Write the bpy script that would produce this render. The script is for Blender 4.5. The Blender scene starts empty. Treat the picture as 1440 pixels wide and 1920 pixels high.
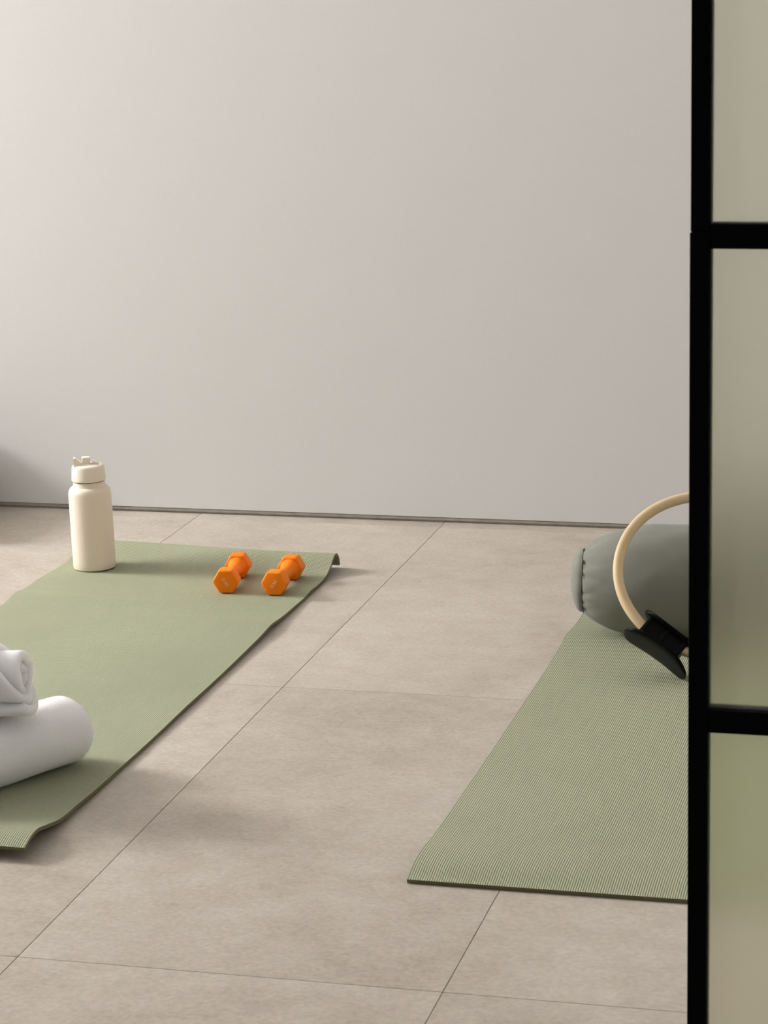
import bpy, bmesh, math, random
from mathutils import Vector, Matrix, noise
random.seed(7)
C = bpy.context.scene.collection
SC = bpy.context.scene

# ------------------------------------------------------------------ camera
CAM_H = 1.3733
cam = bpy.data.cameras.new('camera')
camo = bpy.data.objects.new('camera', cam); C.objects.link(camo)
r_ = Vector((0.968229, 0.248853, -0.0240))
pitch, yaw, roll = 0.22951865, -0.2571824, -0.02464824
cy, sy = math.cos(yaw), math.sin(yaw)
fw = Vector((sy*math.cos(pitch), cy*math.cos(pitch), -math.sin(pitch)))
rr = Vector((cy, -sy, 0)); uu = rr.cross(fw)
cr, sr = math.cos(roll), math.sin(roll)
RT = cr*rr + sr*uu; UP = -sr*rr + cr*uu
M = Matrix.Identity(4)
for i in range(3):
    M[i][0] = RT[i]; M[i][1] = UP[i]; M[i][2] = -fw[i]
M.translation = Vector((0, 0, CAM_H))
camo.matrix_world = M
cam.sensor_fit = 'VERTICAL'; cam.sensor_height = 24.0
cam.lens = 4737.29/1920*24.0
cam.dof.use_dof = True; cam.dof.focus_distance = 4.9; cam.dof.aperture_fstop = 16
cam.clip_start = 0.05; cam.clip_end = 60
SC.camera = camo

# ------------------------------------------------------------------ light
w = bpy.data.worlds.new('world'); SC.world = w; w.use_nodes = True
bg = w.node_tree.nodes['Background']
bg.inputs[0].default_value = (0.985, 0.99, 1.0, 1); bg.inputs[1].default_value = 0.25

def area(name, loc, direction, sx, sy_, power, col):
    l = bpy.data.lights.new(name, 'AREA'); l.shape = 'RECTANGLE'; l.size = sx; l.size_y = sy_
    l.energy = power; l.color = col
    o = bpy.data.objects.new(name, l); C.objects.link(o)
    o.location = loc; o.rotation_euler = Vector(direction).to_track_quat('-Z', 'Z').to_euler()
    return o
# daylight through the window of the left wall
area('window_daylight', (-6.30, 4.85, 2.40), (1, 0.0, -0.15), 1.25, 1.05, 380, (0.99, 0.995, 1.0))

SC.view_settings.view_transform = 'Standard'
SC.view_settings.look = 'None'
SC.view_settings.gamma = 1.0
SC.view_settings.use_curve_mapping = False
SC.view_settings.exposure = 0.0

# ------------------------------------------------------------------ materials
def lin(c):
    return tuple(((v/255)/12.92 if v/255 <= 0.04045 else ((v/255+0.055)/1.055)**2.4) for v in c)

class NT:
    def __init__(s, name):
        s.m = bpy.data.materials.new(name); s.m.use_nodes = True
        s.t = s.m.node_tree; s.n = s.t.nodes; s.b = s.n['Principled BSDF']
    def add(s, typ, **kw):
        nd = s.n.new(typ)
        for k, v in kw.items(): setattr(nd, k, v)
        return nd
    def link(s, a, b): s.t.links.new(a, b)
    def val(s, sock, v): 
        s.b.inputs[sock].default_value = v
    def math(s, op, a, b=None, c=None):
        nd = s.add('ShaderNodeMath', operation=op)
        for i, v in enumerate((a, b, c)):
            if v is None: continue
            if isinstance(v, (int, float)): nd.inputs[i].default_value = v
            else: s.link(v, nd.inputs[i])
        return nd.outputs[0]
    def noise(s, vec, scale, detail=4, rough=0.5, dist=0.0):
        nd = s.add('ShaderNodeTexNoise'); nd.inputs['Scale'].default_value = scale
        nd.inputs['Detail'].default_value = detail; nd.inputs['Roughness'].default_value = rough
        nd.inputs['Distortion'].default_value = dist
        s.link(vec, nd.inputs['Vector']); return nd.outputs[0]
    def ramp(s, fac, stops):
        nd = s.add('ShaderNodeValToRGB'); e = nd.color_ramp.elements
        while len(e) < len(stops): e.new(0.5)
        for i, (p, c) in enumerate(stops):
            e[i].position = p; e[i].color = (*c, 1)
        s.link(fac, nd.inputs[0]); return nd.outputs[0]
    def mix(s, fac, a, b, mode='MIX'):
        nd = s.add('ShaderNodeMix', data_type='RGBA', blend_type=mode)
        if isinstance(fac, (int, float)): nd.inputs[0].default_value = fac
        else: s.link(fac, nd.inputs[0])
        for k, v in ((6, a), (7, b)):
            if isinstance(v, tuple): nd.inputs[k].default_value = (*v, 1)
            else: s.link(v, nd.inputs[k])
        return nd.outputs[2]
    def bump(s, h, strength, dist):
        nd = s.add('ShaderNodeBump'); nd.inputs['Strength'].default_value = strength
        nd.inputs['Distance'].default_value = dist
        s.link(h, nd.inputs['Height']); s.link(nd.outputs[0], s.b.inputs['Normal'])

def plain(name, col, rough=0.5, spec=0.5, nscale=None, nbump=0.0, var=0.0):
    t = NT(name); base = lin(col)
    t.val('Base Color', (*base, 1)); t.val('Roughness', rough); t.val('Specular IOR Level', spec)
    if nscale:
        tc = t.add('ShaderNodeTexCoord').outputs['Object']
        n = t.noise(tc, nscale, 5)
        if var:
            lo = tuple(v*(1-var) for v in base); hi = tuple(min(1, v*(1+var)) for v in base)
            t.link(t.ramp(n, [(0.3, lo), (0.7, hi)]), t.b.inputs['Base Color'])
        t.bump(n, 1.0, nbump)
    return t.m

M_wall = plain('wall_paint', (227, 225, 223), 0.75, 0.25, 90, 0.0001, 0.008)
M_trim = plain('grey_trim', (172, 166, 156), 0.6, 0.3, 40, 0.0004, 0.12)
M_grout = plain('grout', (142, 130, 116), 0.9, 0.2, 60, 0.0005, 0.1)
M_black = plain('black_metal', (3, 3, 3), 0.8, 0.06, 200, 0.00005)
M_bottle = plain('cream_powder_coat', (236, 221, 202), 0.5, 0.4, 900, 0.00006)
M_lid = plain('cream_plastic', (240, 228, 210), 0.42, 0.45, 300, 0.00003)
M_dark = plain('dark_gap', (60, 50, 40), 0.8, 0.2, 100, 0.0001)
M_orange = plain('orange_vinyl', (255, 131, 0), 0.5, 0.25, 700, 0.00005)
M_print = plain('pale_print', (255, 196, 150), 0.6, 0.3, 300, 0.00001)
M_ring = plain('beige_tube', (216, 190, 149), 0.55, 0.3, 150, 0.00006, 0.02)
M_pad = plain('black_rubber', (4, 4, 4), 0.42, 0.10, 500, 0.00008)
M_shade_caster = plain('caster_grey', (120, 116, 106), 0.9, 0.2, 200, 0.0004, 0.05)
M_frame = plain('window_frame_white', (220, 218, 214), 0.5, 0.4, 80, 0.00005)

def mat_tile():
    t = NT('stone_tile')
    geo = t.add('ShaderNodeNewGeometry').outputs['Position']
    oi = t.add('ShaderNodeObjectInfo').outputs['Random']
    off = t.add('ShaderNodeCombineXYZ'); t.link(t.math('MULTIPLY', oi, 37.0), off.inputs[2])
    t.link(t.math('MULTIPLY', oi, 11.0), off.inputs[0])
    v = t.add('ShaderNodeVectorMath', operation='ADD'); t.link(geo, v.inputs[0]); t.link(off.outputs[0], v.inputs[1])
    P = v.outputs[0]
    mp = t.add('ShaderNodeMapping'); t.link(P, mp.inputs[0]); mp.inputs['Scale'].default_value = (1.0, 1.1, 1.0)
    n1 = t.noise(P, 1.7, 6, 0.62, 0.6)
    n2 = t.noise(mp.outputs[0], 15, 9, 0.72, 0.2)
    n3 = t.noise(P, 120, 3, 0.6)
    f = t.math('ADD', t.math('MULTIPLY', n1, 0.55), t.math('MULTIPLY', n2, 0.45))
    col = t.ramp(f, [(0.36, lin((164, 152, 139))), (0.46, lin((175, 164, 151))), (0.55, lin((182, 172, 160))), (0.66, lin((190, 182, 171)))])
    # thin pale and dark veins
    vn = t.noise(mp.outputs[0], 2.1, 9, 0.55, 1.6)
    vd = t.math('ABSOLUTE', t.math('SUBTRACT', vn, 0.5))
    vein = t.math('MULTIPLY', t.math('LESS_THAN', vd, 0.004), t.math('GREATER_THAN', t.noise(P, 3.0, 2), 0.52))
    col = t.mix(t.math('MULTIPLY', vein, 0.10), col, lin((160, 146, 130)))
    # fine specks
    sp = t.math('GREATER_THAN', t.noise(P, 170, 2, 0.5), 0.73)
    col = t.mix(t.math('MULTIPLY', sp, 0.22), col, lin((140, 124, 106)))
    col = t.mix(0.22, col, t.ramp(n3, [(0.3, (0.25, 0.25, 0.25)), (0.7, (0.75, 0.75, 0.75))]), 'OVERLAY')
    tint = t.math('ADD', t.math('MULTIPLY', oi, 0.05), 0.975)
    cc = t.add('ShaderNodeCombineColor'); [t.link(tint, cc.inputs[i]) for i in range(3)]
    col = t.mix(1.0, col, cc.outputs[0], 'MULTIPLY')
    t.link(col, t.b.inputs['Base Color']); t.val('Roughness', 0.52); t.val('Specular IOR Level', 0.35)
    t.bump(t.math('ADD', t.math('MULTIPLY', n3, 0.3), n2), 0.5, 0.0008)
    return t.m
M_tile = mat_tile()

def mat_foam():
    # ribbed sage foam: ribs run the length of the mat, nicked crosswise in brick order (UV is in metres)
    t = NT('sage_ribbed_foam')
    uv = t.add('ShaderNodeUVMap').outputs[0]
    sx = t.add('ShaderNodeSeparateXYZ'); t.link(uv, sx.inputs[0])
    u = t.math('DIVIDE', sx.outputs[0], 0.0036)
    v = t.math('DIVIDE', sx.outputs[1], 0.0064)
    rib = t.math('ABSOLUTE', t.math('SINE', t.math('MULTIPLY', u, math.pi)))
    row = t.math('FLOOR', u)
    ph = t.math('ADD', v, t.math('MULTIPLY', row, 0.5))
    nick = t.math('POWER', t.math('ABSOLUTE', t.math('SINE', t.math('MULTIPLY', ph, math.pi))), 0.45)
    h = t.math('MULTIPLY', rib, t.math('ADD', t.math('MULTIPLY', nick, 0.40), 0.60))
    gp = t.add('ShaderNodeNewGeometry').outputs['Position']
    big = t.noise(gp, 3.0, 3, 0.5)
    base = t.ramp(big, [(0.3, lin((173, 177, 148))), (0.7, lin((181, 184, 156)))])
    col = t.mix(t.math('SUBTRACT', 1.0, h), base, lin((113, 115, 89)))  # groove shade painted into the colour, darker as the relief drops
    t.link(col, t.b.inputs['Base Color']); t.val('Roughness', 0.72); t.val('Specular IOR Level', 0.25)
    t.bump(h, 0.8, 0.0009)
    return t.m
M_foam = mat_foam()
M_foam_edge = plain('sage_foam_edge', (112, 108, 78), 0.85, 0.2, 600, 0.0002, 0.06)

def mat_terry(name, col, scale, dist):
    t = NT(name); t.val('Base Color', (*lin(col), 1)); t.val('Roughness', 0.95); t.val('Specular IOR Level', 0.1)
    t.val('Sheen Weight', 0.5); t.val('Sheen Roughness', 0.6)
    t.val('Subsurface Weight', 0.7); t.val('Subsurface Scale', 0.03); t.b.inputs['Subsurface Radius'].default_value = (1.0, 0.9, 0.8)
    uv = t.add('ShaderNodeUVMap').outputs[0]
    sx = t.add('ShaderNodeSeparateXYZ'); t.link(uv, sx.inputs[0])
    a = t.math('SINE', t.math('MULTIPLY', sx.outputs[0], math.pi*2/scale))
    b = t.math('SINE', t.math('MULTIPLY', sx.outputs[1], math.pi*2/scale))
    tc = t.add('ShaderNodeTexCoord').outputs['Object']
    n = t.noise(tc, 700, 3, 0.6)
    n2 = t.noise(tc, 22, 3, 0.5)
    h = t.math('ADD', t.math('ADD', t.math('MULTIPLY', a, b), t.math('MULTIPLY', n, 1.6)), t.math('MULTIPLY', n2, 5.0))
    t.bump(h, 0.8, dist)
    return t.m
M_towel = mat_terry('white_waffle_terry', (251, 249, 246), 0.0042, 0.0006)
M_towel2 = mat_terry('white_soft_terry', (251, 249, 246), 0.0022, 0.0003)

def mat_cloth():
    t = NT('grey_green_cloth')
    tc = t.add('ShaderNodeTexCoord').outputs['Object']
    n = t.noise(tc, 5, 4, 0.5); f = t.noise(tc, 900, 2, 0.5)
    col = t.ramp(n, [(0.3, lin((120, 120, 109))), (0.7, lin((129, 129, 118)))])
    t.link(col, t.b.inputs['Base Color']); t.val('Roughness', 0.8); t.val('Specular IOR Level', 0.3)
    t.val('Sheen Weight', 0.15)
    t.bump(t.math('ADD', t.math('MULTIPLY', f, 0.05), t.math('MULTIPLY', n, 1.0)), 0.5, 0.006)
    return t.m
M_cloth = mat_cloth()
M_stitch = plain('dark_thread', (46, 46, 44), 0.8, 0.2, 300, 0.0001)

def mat_frost():
    t = NT('frosted_glass')
    t.val('Base Color', (*lin((240, 240, 222)), 1)); t.val('Roughness', 0.50); t.val('IOR', 1.12)
    t.val('Transmission Weight', 0.90); t.val('Specular IOR Level', 0.5)
    tc = t.add('ShaderNodeTexCoord').outputs['Object']
    t.bump(t.noise(tc, 300, 2), 0.05, 0.0002)
    return t.m
M_frost = mat_frost()

# ------------------------------------------------------------------ helpers
def mesh_obj(name, verts, faces, m, parent=None, smooth=False, uvs=None, mats=None, fmat=None):
    me = bpy.data.meshes.new(name); me.from_pydata([tuple(v) for v in verts], [], faces)
    for mm in (mats or [m]): me.materials.append(mm)
    if fmat: me.polygons.foreach_set('material_index', fmat)
    if smooth: me.polygons.foreach_set('use_smooth', [True]*len(me.polygons))
    if uvs:
        l = me.uv_layers.new(name='UVMap')
        for p in me.polygons:
            for li in p.loop_indices: l.data[li].uv = uvs[me.loops[li].vertex_index]
    me.update()
    o = bpy.data.objects.new(name, me); C.objects.link(o)
    if parent: o.parent = parent
    return o
def bm_obj(name, bm, m, parent=None, smooth=False, angle=None):
    me = bpy.data.meshes.new(name); bm.normal_update(); bm.to_mesh(me); bm.free(); me.materials.append(m)
    if smooth: me.polygons.foreach_set('use_smooth', [True]*len(me.polygons))
    if angle is not None: me.set_sharp_from_angle(angle=math.radians(angle))
    o = bpy.data.objects.new(name, me); C.objects.link(o)
    if parent: o.parent = parent
    return o
def box_bm(x0, x1, y0, y1, z0, z1, bev=0.0, seg=1, bm=None):
    new = bmesh.new()
    g = bmesh.ops.create_cube(new, size=1.0)
    for v in g['verts']:
        v.co = Vector((x0+(v.co.x+.5)*(x1-x0), y0+(v.co.y+.5)*(y1-y0), z0+(v.co.z+.5)*(z1-z0)))
    if bev: bmesh.ops.bevel(new, geom=new.edges[:], offset=bev, segments=seg, affect='EDGES', profile=0.5)
    if bm is None: return new
    me = bpy.data.meshes.new('t'); new.to_mesh(me); new.free(); bm.from_mesh(me); bpy.data.meshes.remove(me)
    return bm
def box(name, x0, x1, y0, y1, z0, z1, m, parent=None, bev=0.0, seg=1):
    return bm_obj(name, box_bm(x0, x1, y0, y1, z0, z1, bev, seg), m, parent)
def thing(name, label, cat, loc=(0, 0, 0), group=None):
    o = bpy.data.objects.new(name, None); C.objects.link(o); o.location = loc
    o.empty_display_size = 0.05
    o['label'] = label; o['category'] = cat
    if group: o['group'] = group
    return o
def struct(o, label=None):
    o['kind'] = 'structure'
    if label: o['label'] = label
    return o
def revolve(name, prof, m, parent=None, seg=72, sharp=35):
    verts, faces = [], []
    n = len(prof)
    for i in range(seg):
        a = 2*math.pi*i/seg
        for r, z in prof: verts.append((r*math.cos(a), r*math.sin(a), z))
    for i in range(seg):
        j = (i+1) % seg
        for k in range(n-1):
            faces.append((i*n+k, j*n+k, j*n+k+1, i*n+k+1))
    bm = bmesh.new(); me = bpy.data.meshes.new('t'); me.from_pydata(verts, [], faces); bm.from_mesh(me)
    bmesh.ops.remove_doubles(bm, verts=bm.verts, dist=1e-6)
    bmesh.ops.recalc_face_normals(bm, faces=bm.faces)
    return bm_obj(name, bm, m, parent, True, sharp)
def interp(pts, t):
    if t <= pts[0][0]: return pts[0][1]
    for (a, va), (b, vb) in zip(pts, pts[1:]):
        if t <= b: 
            return va+(vb-va)*(t-a)/(b-a)
    return pts[-1][1]
def smoothstep(t): t = max(0, min(1, t)); return t*t*(3-2*t)

# ------------------------------------------------------------------ room
TW, TH, X0, Y0 = 0.6, 1.2729, -1.3272, 4.2801
XL, XR, YB, YF = -6.2, 1.6, 5.609, 1.2
floor = struct(box('floor', XL-.1, XR+.1, YF, YB+.02, -0.05, -0.0035, M_grout))
G = 0.00055
bm = box_bm(-TW/2+G, TW/2-G, -TH/2+G, TH/2-G, -0.009, 0.0, 0.0003, 1)
tile_me = bpy.data.meshes.new('tile'); bm.to_mesh(tile_me); bm.free(); tile_me.materials.append(M_tile)
for ix in range(-9, 5):
    for iy in range(-3, 2):
        x0, x1 = X0+ix*TW, X0+(ix+1)*TW; y0, y1 = Y0+iy*TH, Y0+(iy+1)*TH
        cx0, cx1, cy0, cy1 = max(x0, XL), min(x1, XR), max(y0, YF), min(y1, YB)
        if cx1-cx0 < 0.02 or cy1-cy0 < 0.01: continue
        if (cx0, cx1, cy0, cy1) == (x0, x1, y0, y1):
            o = bpy.data.objects.new('tile', tile_me); o.location = ((x0+x1)/2, (y0+y1)/2, 0); C.objects.link(o); o.parent = floor
        else:
            box('tile', cx0+G, cx1-G, cy0+G, cy1-G, -0.009, 0.0, M_tile, floor, 0.0003)
WY = 5.600
struct(box('wall_back', XL-.1, XR+.1, WY, WY+.12, 0.0125, 3.5, M_wall))
# recessed two-step grey skirting channel under the wall panel
sk = box_bm(XL, XR, WY+.0012, WY+.03, 0.0052, 0.0112)
box_bm(XL, XR, WY+.0050, WY+.03, -0.002, 0.0054, 0, 1, sk)

struct(bm_obj('baseboard_back', sk, M_trim))
# left wall with window opening
wy0, wy1, wz0, wz1 = 4.15, 5.55, 1.80, 3.05
bm = box_bm(XL-.12, XL, YF, wy0, 0.0, 3.5)
box_bm(XL-.12, XL, wy1, WY, 0.0, 3.5, 0, 1, bm)
box_bm(XL-.12, XL, wy0, wy1, 0.0, wz0, 0, 1, bm); box_bm(XL-.12, XL, wy0, wy1, wz1, 3.5, 0, 1, bm)
struct(bm_obj('wall_left', bm, M_wall))
bm = box_bm(XL-.10, XL-.05, wy0, wy0+.03, wz0, wz1)
box_bm(XL-.10, XL-.05, wy1-.03, wy1, wz0, wz1, 0, 1, bm)
box_bm(XL-.10, XL-.05, wy0+.03, wy1-.03, wz0, wz0+.03, 0, 1, bm); box_bm(XL-.10, XL-.05, wy0+.03, wy1-.03, wz1-.03, wz1, 0, 1, bm)
struct(bm_obj('window_1', bm, M_frame))
struct(box('ceiling', XL-.1, XR+.1, YF, WY+.1, 3.5, 3.6, M_wall))
struct(box('wall_right', XR, XR+.1, YF, WY, 0.0, 3.5, M_wall))

# ------------------------------------------------------------------ glazed partition
P = thing('glass_partition', 'black steel-framed partition with frosted panes at the right of the room', 'partition', (-0.35, 2.6, 0))
def pbox(name, x0, x1, z0, z1, y0, y1, m, bev=0.0008):
    return box(name, x0+.35, x1+.35, y0-2.6, y1-2.6, z0, z1, m, P, bev)
YP = 2.6
pbox('stile', -0.3502, -0.3292, 0.0, 1.0532, YP, YP+.028, M_black)
pbox('stile', -0.3496, -0.3290-0.0005, 1.0537, 2.35, YP+.0015, YP+.028, M_black)
for k, (a, b) in enumerate(((0, .03), (.5126, .5378), (1.0363, 1.0618), (1.561, 1.586), (2.085, 2.11), (2.32, 2.35))):
    pbox('rail', -0.3292, 0.30, a, b, YP+.001, YP+.0275, M_black)
pbox('stile', 0.30, 0.321, 0.0, 2.35, YP, YP+.028, M_black)
for a, b in ((.03, .5126), (.5378, 1.0363), (1.0618, 1.561), (1.586, 2.085), (2.11, 2.32)):
    pbox('pane', -0.3300, 0.3005, a-.003, b+.003, YP+.012, YP+.017, M_frost, 0)

# ------------------------------------------------------------------ mats
def resample(pts, ds):
    L = [0]
    for a, b in zip(pts, pts[1:]): L.append(L[-1]+math.hypot(b[0]-a[0], b[1]-a[1]))
    n = int(L[-1]/ds)
    # Catmull-Rom through the points
    out = []
    for i in range(n+1):
        s = L[-1]*i/n
        k = max(j for j in range(len(L)-1) if L[j] <= s+1e-9)
        t = (s-L[k])/(L[k+1]-L[k])
        p0 = pts[max(k-1, 0)]; p1 = pts[k]; p2 = pts[k+1]; p3 = pts[min(k+2, len(pts)-1)]
        l0 = max(1e-4, L[k]-L[max(k-1, 0)]); l1 = L[k+1]-L[k]; l2 = max(1e-4, (L[min(k+2, len(L)-1)]-L[k+1]))
        def tang(pa, pb, pc, la, lb):
            return [((pb[i]-pa[i])/la*lb + (pc[i]-pb[i])/lb*la)/(la+lb) for i in (0, 1)]
        m1 = tang(p0, p1, p2, l0, l1) if k > 0 else [(p2[i]-p1[i])/l1 for i in (0, 1)]
        m2 = tang(p1, p2, p3, l1, l2) if k+2 < len(pts) else [(p2[i]-p1[i])/l1 for i in (0, 1)]
        h = lambda i: ((2*t**3-3*t*t+1)*p1[i]+(t**3-2*t*t+t)*l1*m1[i]+(-2*t**3+3*t*t)*p2[i]+(t**3-t*t)*l1*m2[i])
        out.append((h(0), h(1)))
    return out
def make_mat(name, label, xl, xr, profL, profR, blend, nu=24, ds=0.004, th=0.006):
    a, b = resample(profL, ds), resample(profR, ds)
    n = min(len(a), len(b))
    def at(p, i):
        f = i*(len(p)-1)/(n-1); k = min(int(f), len(p)-2); t = f-k
        return (p[k][0]*(1-t)+p[k+1][0]*t, p[k][1]*(1-t)+p[k+1][1]*t)
    A = [at(a, i) for i in range(n)]; B = [at(b, i) for i in range(n)]
    verts, uvs, faces, fm = [], [], [], []
    rows = []
    for i in range(n):
        row = []
        for j in range(nu+1):
            t = j/nu; s = blend(t)
            y = A[i][0]*(1-s)+B[i][0]*s; z = A[i][1]*(1-s)+B[i][1]*s
            row.append(Vector((xl+(xr-xl)*t, y, z)))
        rows.append(row)
    N = []
    for i in range(n):
        rn = []
        for j in range(nu+1):
            d = rows[min(i+1, n-1)][j]-rows[max(i-1, 0)][j]
            rn.append(Vector((1, 0, 0)).cross(d).normalized())
        N.append(rn)
    W = nu+1
    s = 0
    for lay in (0, 1):
        for i in range(n):
            for j in range(W):
                p = rows[i][j]
                if lay: 
                    p = p-N[i][j]*th
                    p = Vector((p.x, p.y, max(p.z, 0.0004)))
                verts.append(p); uvs.append((p.x, i*ds))
    o1 = n*W
    for i in range(n-1):
        for j in range(nu):
            q = i*W+j
            faces.append((q, q+1, q+W+1, q+W)); fm.append(0)
            faces.append((o1+q, o1+q+W, o1+q+W+1, o1+q+1)); fm.append(0)
    for i in range(n-1):
        q = i*W; faces.append((q, q+W, o1+q+W, o1+q)); fm.append(1)
        q = i*W+nu; faces.append((q, o1+q, o1+q+W, q+W)); fm.append(1)
    for j in range(nu):
        q = j; faces.append((q, o1+q, o1+q+1, q+1)); fm.append(1)
        q = (n-1)*W+j; faces.append((q, q+1, o1+q+1, o1+q)); fm.append(1)
    o = mesh_obj(name, verts, faces, M_foam, None, True, uvs, [M_foam, M_foam_edge], fm)
    o.data.set_sharp_from_angle(angle=math.radians(50))
    o['label'] = label; o['category'] = 'mat'; o['group'] = 'sage green exercise mats'
    return o
pR = [(3.351, .0215), (3.372, .0285), (3.400, .0325), (3.443, .0255), (3.49, .0165), (3.578, .0125), (3.65, .0098), (3.75, .0085), (3.96, .0072), (4.1, .0085), (4.26, .0076),
      (4.46, .0095), (4.56, .0115), (4.645, .0150), (4.692, .0115), (4.80, .0085), (4.875, .0072), (4.925, .0095), (4.98, .0078), (5.034, .0100),
      (5.069, .0195), (5.087, .0285), (5.104, .0370), (5.121, .0400), (5.137, .0335), (5.148, .0200), (5.151, .0085)]
pL = [(3.345, .0215), (3.366, .0285), (3.394, .0325), (3.437, .0255), (3.484, .0165), (3.572, .0125), (3.65, .0080), (3.9, .0070), (4.2, .0066), (4.5, .0070), (4.70, .0064),
      (4.745, .0085), (4.785, .0140), (4.83, .0105), (4.865, .0095), (4.92, .0105), (4.98, .0085), (5.04, .0070), (5.085, .0070), (5.115, .0120),
      (5.140, .0220), (5.160, .0320), (5.178, .0360), (5.192, .0300), (5.202, .0170), (5.205, .0085)]
make_mat('exercise_mat', 'sage green ribbed mat on the left, under the bottle and orange dumbbells', -2.067, -1.457, pL, pR, lambda t: smoothstep(t*1.15))
qL = [(3.372, .0066), (3.385, .0092), (3.409, .0150), (3.459, .0182), (3.545, .0130), (3.70, .0100), (3.95, .0075), (4.28, .0064), (4.48, .0064),
      (4.585, .0092), (4.645, .0140), (4.705, .0112), (4.76, .0068), (4.85, .0062), (5.0, .0062), (5.19, .0062)]
qR = [(3.372, .0066), (3.39, .0080), (3.42, .0110), (3.47, .0120), (3.56, .0100), (3.70, .0080), (3.95, .0068), (4.28, .0064), (4.48, .0064),
      (4.585, .0075), (4.645, .0085), (4.705, .0075), (4.76, .0064), (4.85, .0062), (5.0, .0062), (5.19, .0062)]
make_mat('exercise_mat', 'sage green ribbed mat on the right, under the grey bolster and beige ring', -0.866, -0.256, qL, qR, lambda t: smoothstep(t))

# ------------------------------------------------------------------ bottle
BZ = 0.0087
bt = thing('water_bottle', 'tall cream insulated bottle with a screw lid standing on the left mat', 'bottle', (-1.985, 5.040, BZ))
bt.rotation_euler = (0, math.radians(-1.0), 0)
R = 0.0465
body = [(0, 0.0), (R-.004, 0.0), (R-.0012, .0015), (R, .0045)]
body += [(R, .02), (R+.0003, .08), (R, .166)]
for k in range(1, 9):
    a = k/8*math.pi/2*0.86; body.append((R-.0115*(1-math.cos(a))*1.15, .166+.0175*math.sin(a)))
body += [(.0345, .1885), (.0342, .1915), (.0342, .1955), (.030, .1955)]
revolve('body', body, M_bottle, bt, 96)
foot = [(0, -.0012), (R-.0045, -.0012), (R-.0045, .0004), (0, .0004)]
revolve('base_ring', foot, M_dark, bt, 64)
lid = [(.030, .1962), (.0368, .1962), (.0374, .1972), (.0374, .2), (.0355, .2245), (.0345, .2275), (.0325, .2298), (.028, .2310), (.012, .2325), (0, .2325)]
lo = revolve('lid', lid, M_lid, bt, 96)
revolve('thread_collar', [(.0335, .1945), (.0352, .1945), (.0352, .1962), (.0335, .1962)], M_dark, lo, 64)
# raised spout housing on the lid: two cheeks with a flip spout between
rz = Matrix(((.93, -.367, 0, 0), (.367, .93, 0, 0), (0, 0, 1, 0), (0, 0, 0, 1)))
def wedge_xz(pts, y0, y1, bev):
    bm = bmesh.new()
    f = bm.faces.new([bm.verts.new((x, y0, z)) for x, z in pts])
    g = bmesh.ops.extrude_face_region(bm, geom=[f])
    for v in g['geom']:
        if isinstance(v, bmesh.types.BMVert): v.co.y = y1
    bmesh.ops.recalc_face_normals(bm, faces=bm.faces)
    bmesh.ops.bevel(bm, geom=bm.edges[:], offset=bev, segments=2, affect='EDGES')
    bm.transform(rz)
    return bm
bm_obj('lid_cheek', wedge_xz([(-.0310, .2270), (-.0085, .2290), (-.0095, .2325), (-.0265, .2478), (-.0300, .2478)], -.015, .006, .0008), M_lid, lo, True, 30)
bm_obj('lid_cheek', wedge_xz([(.0090, .2290), (.0265, .2290), (.0225, .2340), (.0115, .2390), (.0090, .2390)], -.012, .010, .0008), M_lid, lo, True, 30)
bm = box_bm(-.0125, .0055, -.012, .006, .2320, .2482, .0022, 3); bm.transform(rz)
bm_obj('spout', bm, M_lid, lo, True, 40)
bm = box_bm(-.0150, .0085, -.017, .009, .2300, .2332, .0010, 2); bm.transform(rz)
bm_obj('spout_base', bm, M_lid, lo, True, 40)

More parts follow.
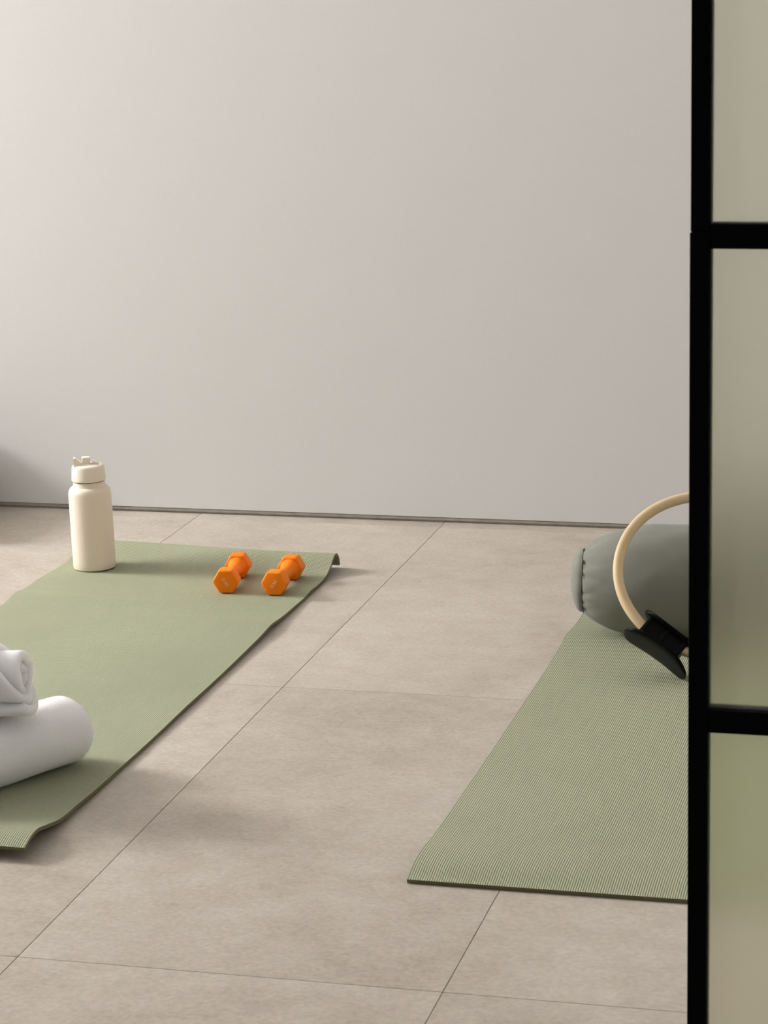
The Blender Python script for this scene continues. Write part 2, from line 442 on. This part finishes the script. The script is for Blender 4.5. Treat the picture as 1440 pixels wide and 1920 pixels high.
# ------------------------------------------------------------------ dumbbells
def hex_head(y0, y1, Rc=0.0286, bev=0.0040):
    bm = bmesh.new()
    vs0 = []; vs1 = []
    for k in range(6):
        a = math.pi/3*k
        vs0.append(bm.verts.new((Rc*math.cos(a), y0, Rc*math.sin(a)))); vs1.append(bm.verts.new((Rc*math.cos(a), y1, Rc*math.sin(a))))
    bm.faces.new(vs0); bm.faces.new(vs1[::-1])
    for k in range(6): bm.faces.new((vs0[k], vs1[k], vs1[(k+1) % 6], vs0[(k+1) % 6]))
    bmesh.ops.recalc_face_normals(bm, faces=bm.faces)
    bmesh.ops.bevel(bm, geom=bm.edges[:], offset=bev, segments=4, affect='EDGES', profile=0.5)
    return bm
HR = 0.0286*math.cos(math.pi/6)
def dumbbell(label, x, y, z, az, text_rot, tx, tz):
    d = thing('dumbbell', label, 'dumbbell', (x, y, z), 'orange hex dumbbells on the left mat')
    d.rotation_euler = (0, 0, -math.radians(az))
    for y0, y1 in ((0, .034), (.127, .161)):
        bm = hex_head(y0, y1); bmesh.ops.translate(bm, verts=bm.verts, vec=(0, 0, HR))
        bm_obj('head', bm, M_orange, d, True, 40)
    prof = []
    for k in range(25):
        t = k/24; yy = .031+.099*t; e = abs(2*t-1)
        prof.append((.0125+.0018*math.cos(math.pi*(2*t-1)/2)+.0100*max(0, (e-.30)/.70)**2.3, yy))
    verts, faces, seg = [], [], 40
    for r, yy in prof:
        for i in range(seg): verts.append((r*math.cos(2*math.pi*i/seg), yy, HR+r*math.sin(2*math.pi*i/seg)))
    for k in range(len(prof)-1):
        for i in range(seg):
            j = (i+1) % seg; faces.append((k*seg+i, k*seg+j, (k+1)*seg+j, (k+1)*seg+i))
    mesh_obj('grip', verts, faces, M_orange, d, True)
    cu = bpy.data.curves.new('weight_mark', 'FONT'); cu.body = '2KG'; cu.size = 0.0098; cu.space_character = 1.12; cu.align_x = 'CENTER'; cu.align_y = 'CENTER'
    cu.extrude = 0.00015; cu.offset = 0.0001
    to = bpy.data.objects.new('weight_mark', cu); C.objects.link(to)
    dg = bpy.context.evaluated_depsgraph_get(); dg.update()
    me = bpy.data.meshes.new_from_object(to.evaluated_get(dg)); me.materials.clear(); me.materials.append(M_print)
    bpy.data.objects.remove(to)
    o = bpy.data.objects.new('weight_mark', me); C.objects.link(o); o.parent = d
    o.matrix_parent_inverse = Matrix.Identity(4)
    o.matrix_local = Matrix.Translation((tx, -.0002, HR+tz)) @ Matrix.Rotation(math.pi/2, 4, 'X') @ Matrix.Rotation(text_rot, 4, 'Z')
    o['label'] = 'pale 2KG lettering on the end face'
    return d
# the mark reads upside down, each at its own slant
dumbbell('orange hex dumbbell nearer the cream bottle', -1.6290, 4.872, .0088, -6.6, math.radians(124), .0, -.0005)
dumbbell('orange hex dumbbell nearer the curled corner of the mat', -1.5235, 4.872, .0088, -1.4, math.radians(-124), .0, .0)

# ------------------------------------------------------------------ bolster
BR = 0.1095
BA = Vector((math.cos(math.radians(6)), math.sin(math.radians(6)), 0))
bl = thing('bolster', 'grey-green cloth bolster lying across the far end of the right mat', 'bolster', (-0.836, 4.700, 0.0))
bl.rotation_euler = (0, 0, math.radians(6))
def bolster_body():
    L = 0.62; seg = 128; verts = []; faces = []
    st = []
    # (x, radius): seam at x=0
    n = 70
    for k in range(n+1):
        t = k/n; x = L*(t**1.6 if t < .5 else 1-(1-t)**1.6) if False else L*(0.5-0.5*math.cos(math.pi*t))
        e = min(x, L-x)
        r = 0.063+(BR-0.063)*(1-(1-min(1, e/.150))**2.0)**0.72
        st.append((x, r, e))
    for (x, r, e) in st:
        for i in range(seg):
            a = 2*math.pi*i/seg
            # gathered pleats run in from the seam and die away
            pl = 0.0
            pl += -0.0022*(max(0, math.cos(a*7+0.6+0.5*math.sin(a*3))))**3
            for ac, dep, wd in ((2.30, .0100, .10), (2.72, .0085, .075), (3.92, .0060, .10), (3.35, .0030, .05), (1.7, .006, .1), (5.0, .006, .1), (.4, .006, .1), (3.60, .0022, .04)):
                dd = a-ac-0.25*e/.03*(1 if ac < 3 else -1)
                pl += -dep*math.exp(-(dd/(wd*(1+e*14)))**2)
            pl += -0.0025*(max(0, math.cos(a*17+1.3)))**2
            f = math.exp(-e/.020)*min(1, e/.005+0.15)
            und = 0.0035*noise.noise(Vector((x*7, math.cos(a)*1.6, math.sin(a)*1.6)))*min(1, e/.05)
            und += 0.0014*noise.noise(Vector((x*22, math.cos(a)*4, math.sin(a)*4)))*min(1, e/.03)
            rr_ = r+pl*f+und
            y = rr_*math.cos(a); z = BR+rr_*math.sin(a)
            # flattened where it rests
            if z < 0.004: z = 0.004*(1-0.3*(0.004-z)/0.004)
            verts.append((x, y, max(z, .0)))
    for k in range(n):
        for i in range(seg):
            j = (i+1) % seg; faces.append((k*seg+i, (k+1)*seg+i, (k+1)*seg+j, k*seg+j))
    return verts, faces, L
v, f, BL = bolster_body()
bl.location.z = 0.0062
mesh_obj('cover', v, f, M_cloth, bl, True)
# domed end panels, outside the seam
def endcap(x, s):
    verts = [(x+s*.027, 0, BR)]; faces = []; seg = 96; rings = 14
    for k in range(1, rings+1):
        t = k/rings; r = .0625*math.sin(t*math.pi/2)**0.9; xx = x+s*(.027*math.cos(t*math.pi/2)**0.8-.001)
        for i in range(seg):
            a = 2*math.pi*i/seg
            d = 0.0012*noise.noise(Vector((t*3, math.cos(a)*2, math.sin(a)*2)))
            rj = r*(1-0.025*max(0, math.cos(a*9))**2*t**4)
            verts.append((xx+s*d, rj*math.cos(a), BR+rj*math.sin(a)))
    for i in range(seg): faces.append((0, 1+(i+1) % seg, 1+i) if s > 0 else (0, 1+i, 1+(i+1) % seg))
    for k in range(rings-1):
        for i in range(seg):
            j = (i+1) % seg; q = 1+k*seg
            faces.append((q+i, q+j, q+seg+j, q+seg+i) if s > 0 else (q+i, q+seg+i, q+seg+j, q+j))
    return mesh_obj('end_panel', verts, faces, M_cloth, bl, True)
endcap(0, -1); endcap(BL, 1)
def tube(pts, rad, closed, seg=8):
    verts, faces = [], []; n = len(pts)
    for i, p in enumerate(pts):
        p = Vector(p); a = Vector(pts[(i-1) % n] if closed or i > 0 else pts[0]); b = Vector(pts[(i+1) % n] if closed or i < n-1 else pts[-1])
        t = (b-a).normalized(); u = t.cross(Vector((1, 0, 0.01))).normalized(); w_ = t.cross(u)
        for k in range(seg):
            an = 2*math.pi*k/seg; verts.append(p+rad*(math.cos(an)*u+math.sin(an)*w_))
    for i in range(n if closed else n-1):
        j = (i+1) % n
        for k in range(seg): l = (k+1) % seg; faces.append((i*seg+k, i*seg+l, j*seg+l, j*seg+k))
    return verts, faces
for xs in (-.0005, BL+.0005):
    pts = [(xs+.0005*math.sin(i*.9), (.0635-.002*max(0, math.cos(9*2*math.pi*i/120)))*math.cos(2*math.pi*i/120), BR+(.0635-.002*max(0, math.cos(9*2*math.pi*i/120)))*math.sin(2*math.pi*i/120)) for i in range(120)]
    v, f = tube(pts, .0008, True)
    o = mesh_obj('seam', v, f, M_stitch, bl, True); o['label'] = 'dark gathered stitching round the end'

# ------------------------------------------------------------------ pilates ring
KS = 0.9830
Cc = Vector((-0.5676, 4.6126, 0.1572)); O_ = Vector((0, 0, CAM_H)); Cc = O_+(Cc-O_)*KS
ea = Vector((0.9801, 0.1987, 0)).normalized(); en = Vector((0.1616, -0.7972, 0.5817)).normalized(); eb = en.cross(ea).normalized()
if eb.z < 0: eb = -eb
ring = thing('exercise_ring', 'beige flexible ring with black grip pads leaning on the grey bolster', 'exercise ring', Cc)
RM = Matrix((( ea.x, eb.x, en.x), (ea.y, eb.y, en.y), (ea.z, eb.z, en.z))).to_4x4()
RM.translation = Cc; ring.matrix_world = RM
def rad(ph): return KS*(0.1741+0.0111*math.cos(2*ph)-0.0062*math.sin(2*ph))
def tw(pts, rw, rt, seg=20):
    verts, faces = [], []; n = len(pts)
    for i in range(n):
        p = pts[i]; a = pts[(i-1) % n]; b = pts[(i+1) % n]
        t = (b-a).normalized(); nn = Vector((0, 0, 1)); u = t.cross(nn)
        for k in range(seg):
            an = 2*math.pi*k/seg; ca, sa = math.cos(an), math.sin(an)
            verts.append(p+u*rt*math.copysign(abs(ca)**.85, ca)+nn*rw*math.copysign(abs(sa)**.85, sa))
    for i in range(n):
        j = (i+1) % n
        for k in range(seg): l = (k+1) % seg; faces.append((i*seg+k, i*seg+l, j*seg+l, j*seg+k))
    return verts, faces
pts = []
for i in range(240):
    a = 2*math.pi*i/240; r = rad(a); pts.append(Vector((r*math.cos(a), r*math.sin(a), 0)))
v, f = tw(pts, .0105, .0096)
mesh_obj('hoop', v, f, M_ring, ring, True)
def grip(phi, flip):
    er = Vector((math.cos(phi), math.sin(phi), 0)); et = Vector((-math.sin(phi), math.cos(phi), 0))*flip; ew = Vector((0, 0, 1))
    def T(t, s, w_): return et*t*KS+er*s*KS+ew*w_*KS
    def pad(name, tl, s_of, w_of, th, par, t_off=0.0):
        nt, nw = 40, 14; verts = []; faces = []
        for lay in (0, 1):
            for i in range(nt+1):
                c = -math.cos(math.pi*i/nt); t = tl*c
                for j in range(nw+1):
                    q = -math.cos(math.pi*j/nw); w_ = w_of(t)*q
                    e = min(1.0, math.sqrt(max(0, 1-abs(c)**6)))*math.sqrt(max(0, 1-abs(q)**6))
                    s = s_of(t, w_)+(th*(.35+.65*e) if lay else th*(.35-.35*e))
                    kk = 1-.22*abs(q)**4*abs(c)**6
                    verts.append(T(t*(1-.10*abs(q)**3*abs(c)**4)+t_off, s, w_*kk))
        W = nw+1; o1 = (nt+1)*W
        for i in range(nt):
            for j in range(nw):
                q = i*W+j; faces.append((q, q+W, q+W+1, q+1)); faces.append((o1+q, o1+q+1, o1+q+W+1, o1+q+W))
        for i in range(nt):
            q = i*W; faces.append((q, o1+q, o1+q+W, q+W)); q += nw; faces.append((q, q+W, o1+q+W, o1+q))
        for j in range(nw):
            q = j; faces.append((q, q+1, o1+q+1, o1+q)); q = nt*W+j; faces.append((q, o1+q, o1+q+1, q+1))
        return mesh_obj(name, verts, faces, M_pad, par, True)
    core_bm = bmesh.new()
    g = thing_part('grip', core_bm, T)
    pad('outer_pad', .0720, lambda t, w_: .1815+.0120*(t/.072)**2-.0035*max(0, t)/.072, lambda t: .022+.027*math.sqrt(max(0, 1-abs(t/.072)**2.6)), .0110, g, .006)
    pad('inner_pad', .064, lambda t, w_: .1385-.001*(t/.064)**2, lambda t: .017+.0100*math.sqrt(max(0, 1-abs(t/.064)**3)), .0105, g, .004)
    return g
def thing_part(name, bm, T):
    # channel body clamped round the hoop, with end collars
    def add(t0, t1, s0, s1, w0, w1, bev):
        b = box_bm(t0, t1, s0, s1, w0, w1, bev, 2)
        for v in b.verts: v.co = T(v.co.x, v.co.y, v.co.z)
        me = bpy.data.meshes.new('t'); b.to_mesh(me); b.free(); bm.from_mesh(me); bpy.data.meshes.remove(me)
    add(-.044, .044, .142, .186, -.0145, .0145, .002)
    add(-.041, -.036, .143, .184, -.0165, .0165, .001)
    add(.036, .041, .143, .184, -.0165, .0165, .001)
    add(-.003, .003, .143, .184, -.0165, .0165, .001)
    bmesh.ops.recalc_face_normals(bm, faces=bm.faces)
    o = bm_obj(name, bm, M_pad, ring, False)
    return o
grip(math.radians(-130), 1)
grip(math.radians(50), 1)

# ------------------------------------------------------------------ towels
def roll_solid(name, L, R, sq, end_r, m, seg=160, nx=120, wav=0.002):
    verts, uvs, faces = [], [], []
    for k in range(nx+1):
        t = k/nx; x = L*(0.5-0.5*math.cos(math.pi*t)); e = min(x, L-x)
        g = (1-(1-min(1, e/end_r))**2)**0.5 if e < end_r else 1.0
        for i in range(seg):
            a = 2*math.pi*i/seg-math.pi/2
            r = R*g+wav*noise.noise(Vector((x*14, 2*math.cos(a), 2*math.sin(a))))*g
            # outer hem of the roll: a small step
            st = 0.004*smoothstep(((a-4.0) % (2*math.pi))/0.25) if False else 0
            ca, sa = math.cos(a), math.sin(a)
            verts.append((x, (r+st)*ca*1.02, sq*(r+st)*sa)); uvs.append((x, a*R))
    for k in range(nx):
        for i in range(seg):
            j = (i+1) % seg; faces.append((k*seg+i, (k+1)*seg+i, (k+1)*seg+j, k*seg+j))
    return mesh_obj(name, verts, faces, m, None, True, uvs)
t1 = roll_solid('rolled_towel', 0.42, 0.062, 0.93, 0.042, M_towel)
t1['label'] = 'white waffle towel rolled up, bottom one of the pair lying on the left mat'; t1['category'] = 'towel'; t1['group'] = 'white rolled towels'
d1 = Vector((-.475, -.88, 0)).normalized()
t1.location = (-1.541, 3.812, .0085+.0577)
t1.rotation_euler = (0, 0, math.atan2(d1.y, d1.x))

def spiral_towel(name, L, r0, r1, turns, th, m):
    # a thick sheet wound up: strip section with rounded long edges swept along a spiral
    ns = int(turns*44); verts, uvs, faces = [], [], []
    hw = 12
    prev = None; slen = 0
    for i in range(ns+1):
        t = i/ns; a = turns*2*math.pi*t
        rb = r0+(r1-r0)*t
        rb += 0.0050*noise.noise(Vector((a*.55, 3.1, 0)))
        # layers stand out unevenly at the end; the outermost turn reaches furthest
        e0 = 0.010*math.cos(t*math.pi/2)-0.014+0.006*noise.noise(Vector((a*.6, 7.7, 0)))
        # the last wrap slants back towards the top and comes forward underneath as a thick lobe
        e0 += (0.062*((1+math.sin(a))/2)**1.1-0.004)*smoothstep((t-.52)/.12)
        if t < .5: e0 += 0.006*noise.noise(Vector((a*1.3, 2.7, 5)))+.004
        c = Vector((0, rb*math.cos(a)*1.06, rb*math.sin(a)*0.92)); rad_ = Vector((0, math.cos(a), math.sin(a)))
        if prev is not None: slen += (c-prev).length
        prev = c
        sec = []
        h = th/2
        xa, xb = e0+0.0, L
        npt = 30
        for k in range(npt+1): sec.append((xa+h+(xb-xa-2*h)*k/npt, h))
        for k in range(1, 9): an = math.pi/2-math.pi*k/9; sec.append((xb-h+h*math.cos(an), h*math.sin(an)))
        for k in range(npt+1): sec.append((xb-h-(xb-xa-2*h)*k/npt, -h))
        for k in range(1, 9): an = -math.pi/2-math.pi*k/9; sec.append((xa+h+h*math.cos(an), h*math.sin(an)))
        for x, q in sec:
            wv = 0.0020*noise.noise(Vector((x*16, a*.7, 1.3)))+0.0010*noise.noise(Vector((x*45, a*2, 4.3)))
            verts.append(c+rad_*(q+wv)+Vector((x, 0, 0))); uvs.append((x, slen))
    S_ = len(verts)//(ns+1)
    for i in range(ns):
        for k in range(S_):
            l = (k+1) % S_; faces.append((i*S_+k, (i+1)*S_+k, (i+1)*S_+l, i*S_+l))
    faces.append(tuple(range(S_))); faces.append(tuple(ns*S_+k for k in reversed(range(S_))))
    o = mesh_obj(name, verts, faces, m, None, True, uvs)
    return o
t2 = spiral_towel('rolled_towel', 0.34, 0.012, 0.060, 2.875, 0.0185, M_towel2)
t2['label'] = 'white towel rolled into loose folds, resting on top of the other towel'; t2['category'] = 'towel'; t2['group'] = 'white rolled towels'
d2 = Vector((-math.cos(math.radians(12)), -math.sin(math.radians(12)), 0)).normalized()
t2.location = (-1.578, 3.668, .192)
t2.rotation_euler = (0, 0, math.atan2(d2.y, d2.x))

# ------------------------------------------------------------------ block added out of frame to cast shade on the wall corner
pf = thing('shade_caster', 'low grey unseen block added beside the back wall to cast shade', 'shade_caster', (-2.70, 5.395, 0))
bm = box_bm(-.20, .20, -.19, .19, 0.0, .20, .018, 4)
bm_obj('shade_block', bm, M_shade_caster, pf, True)
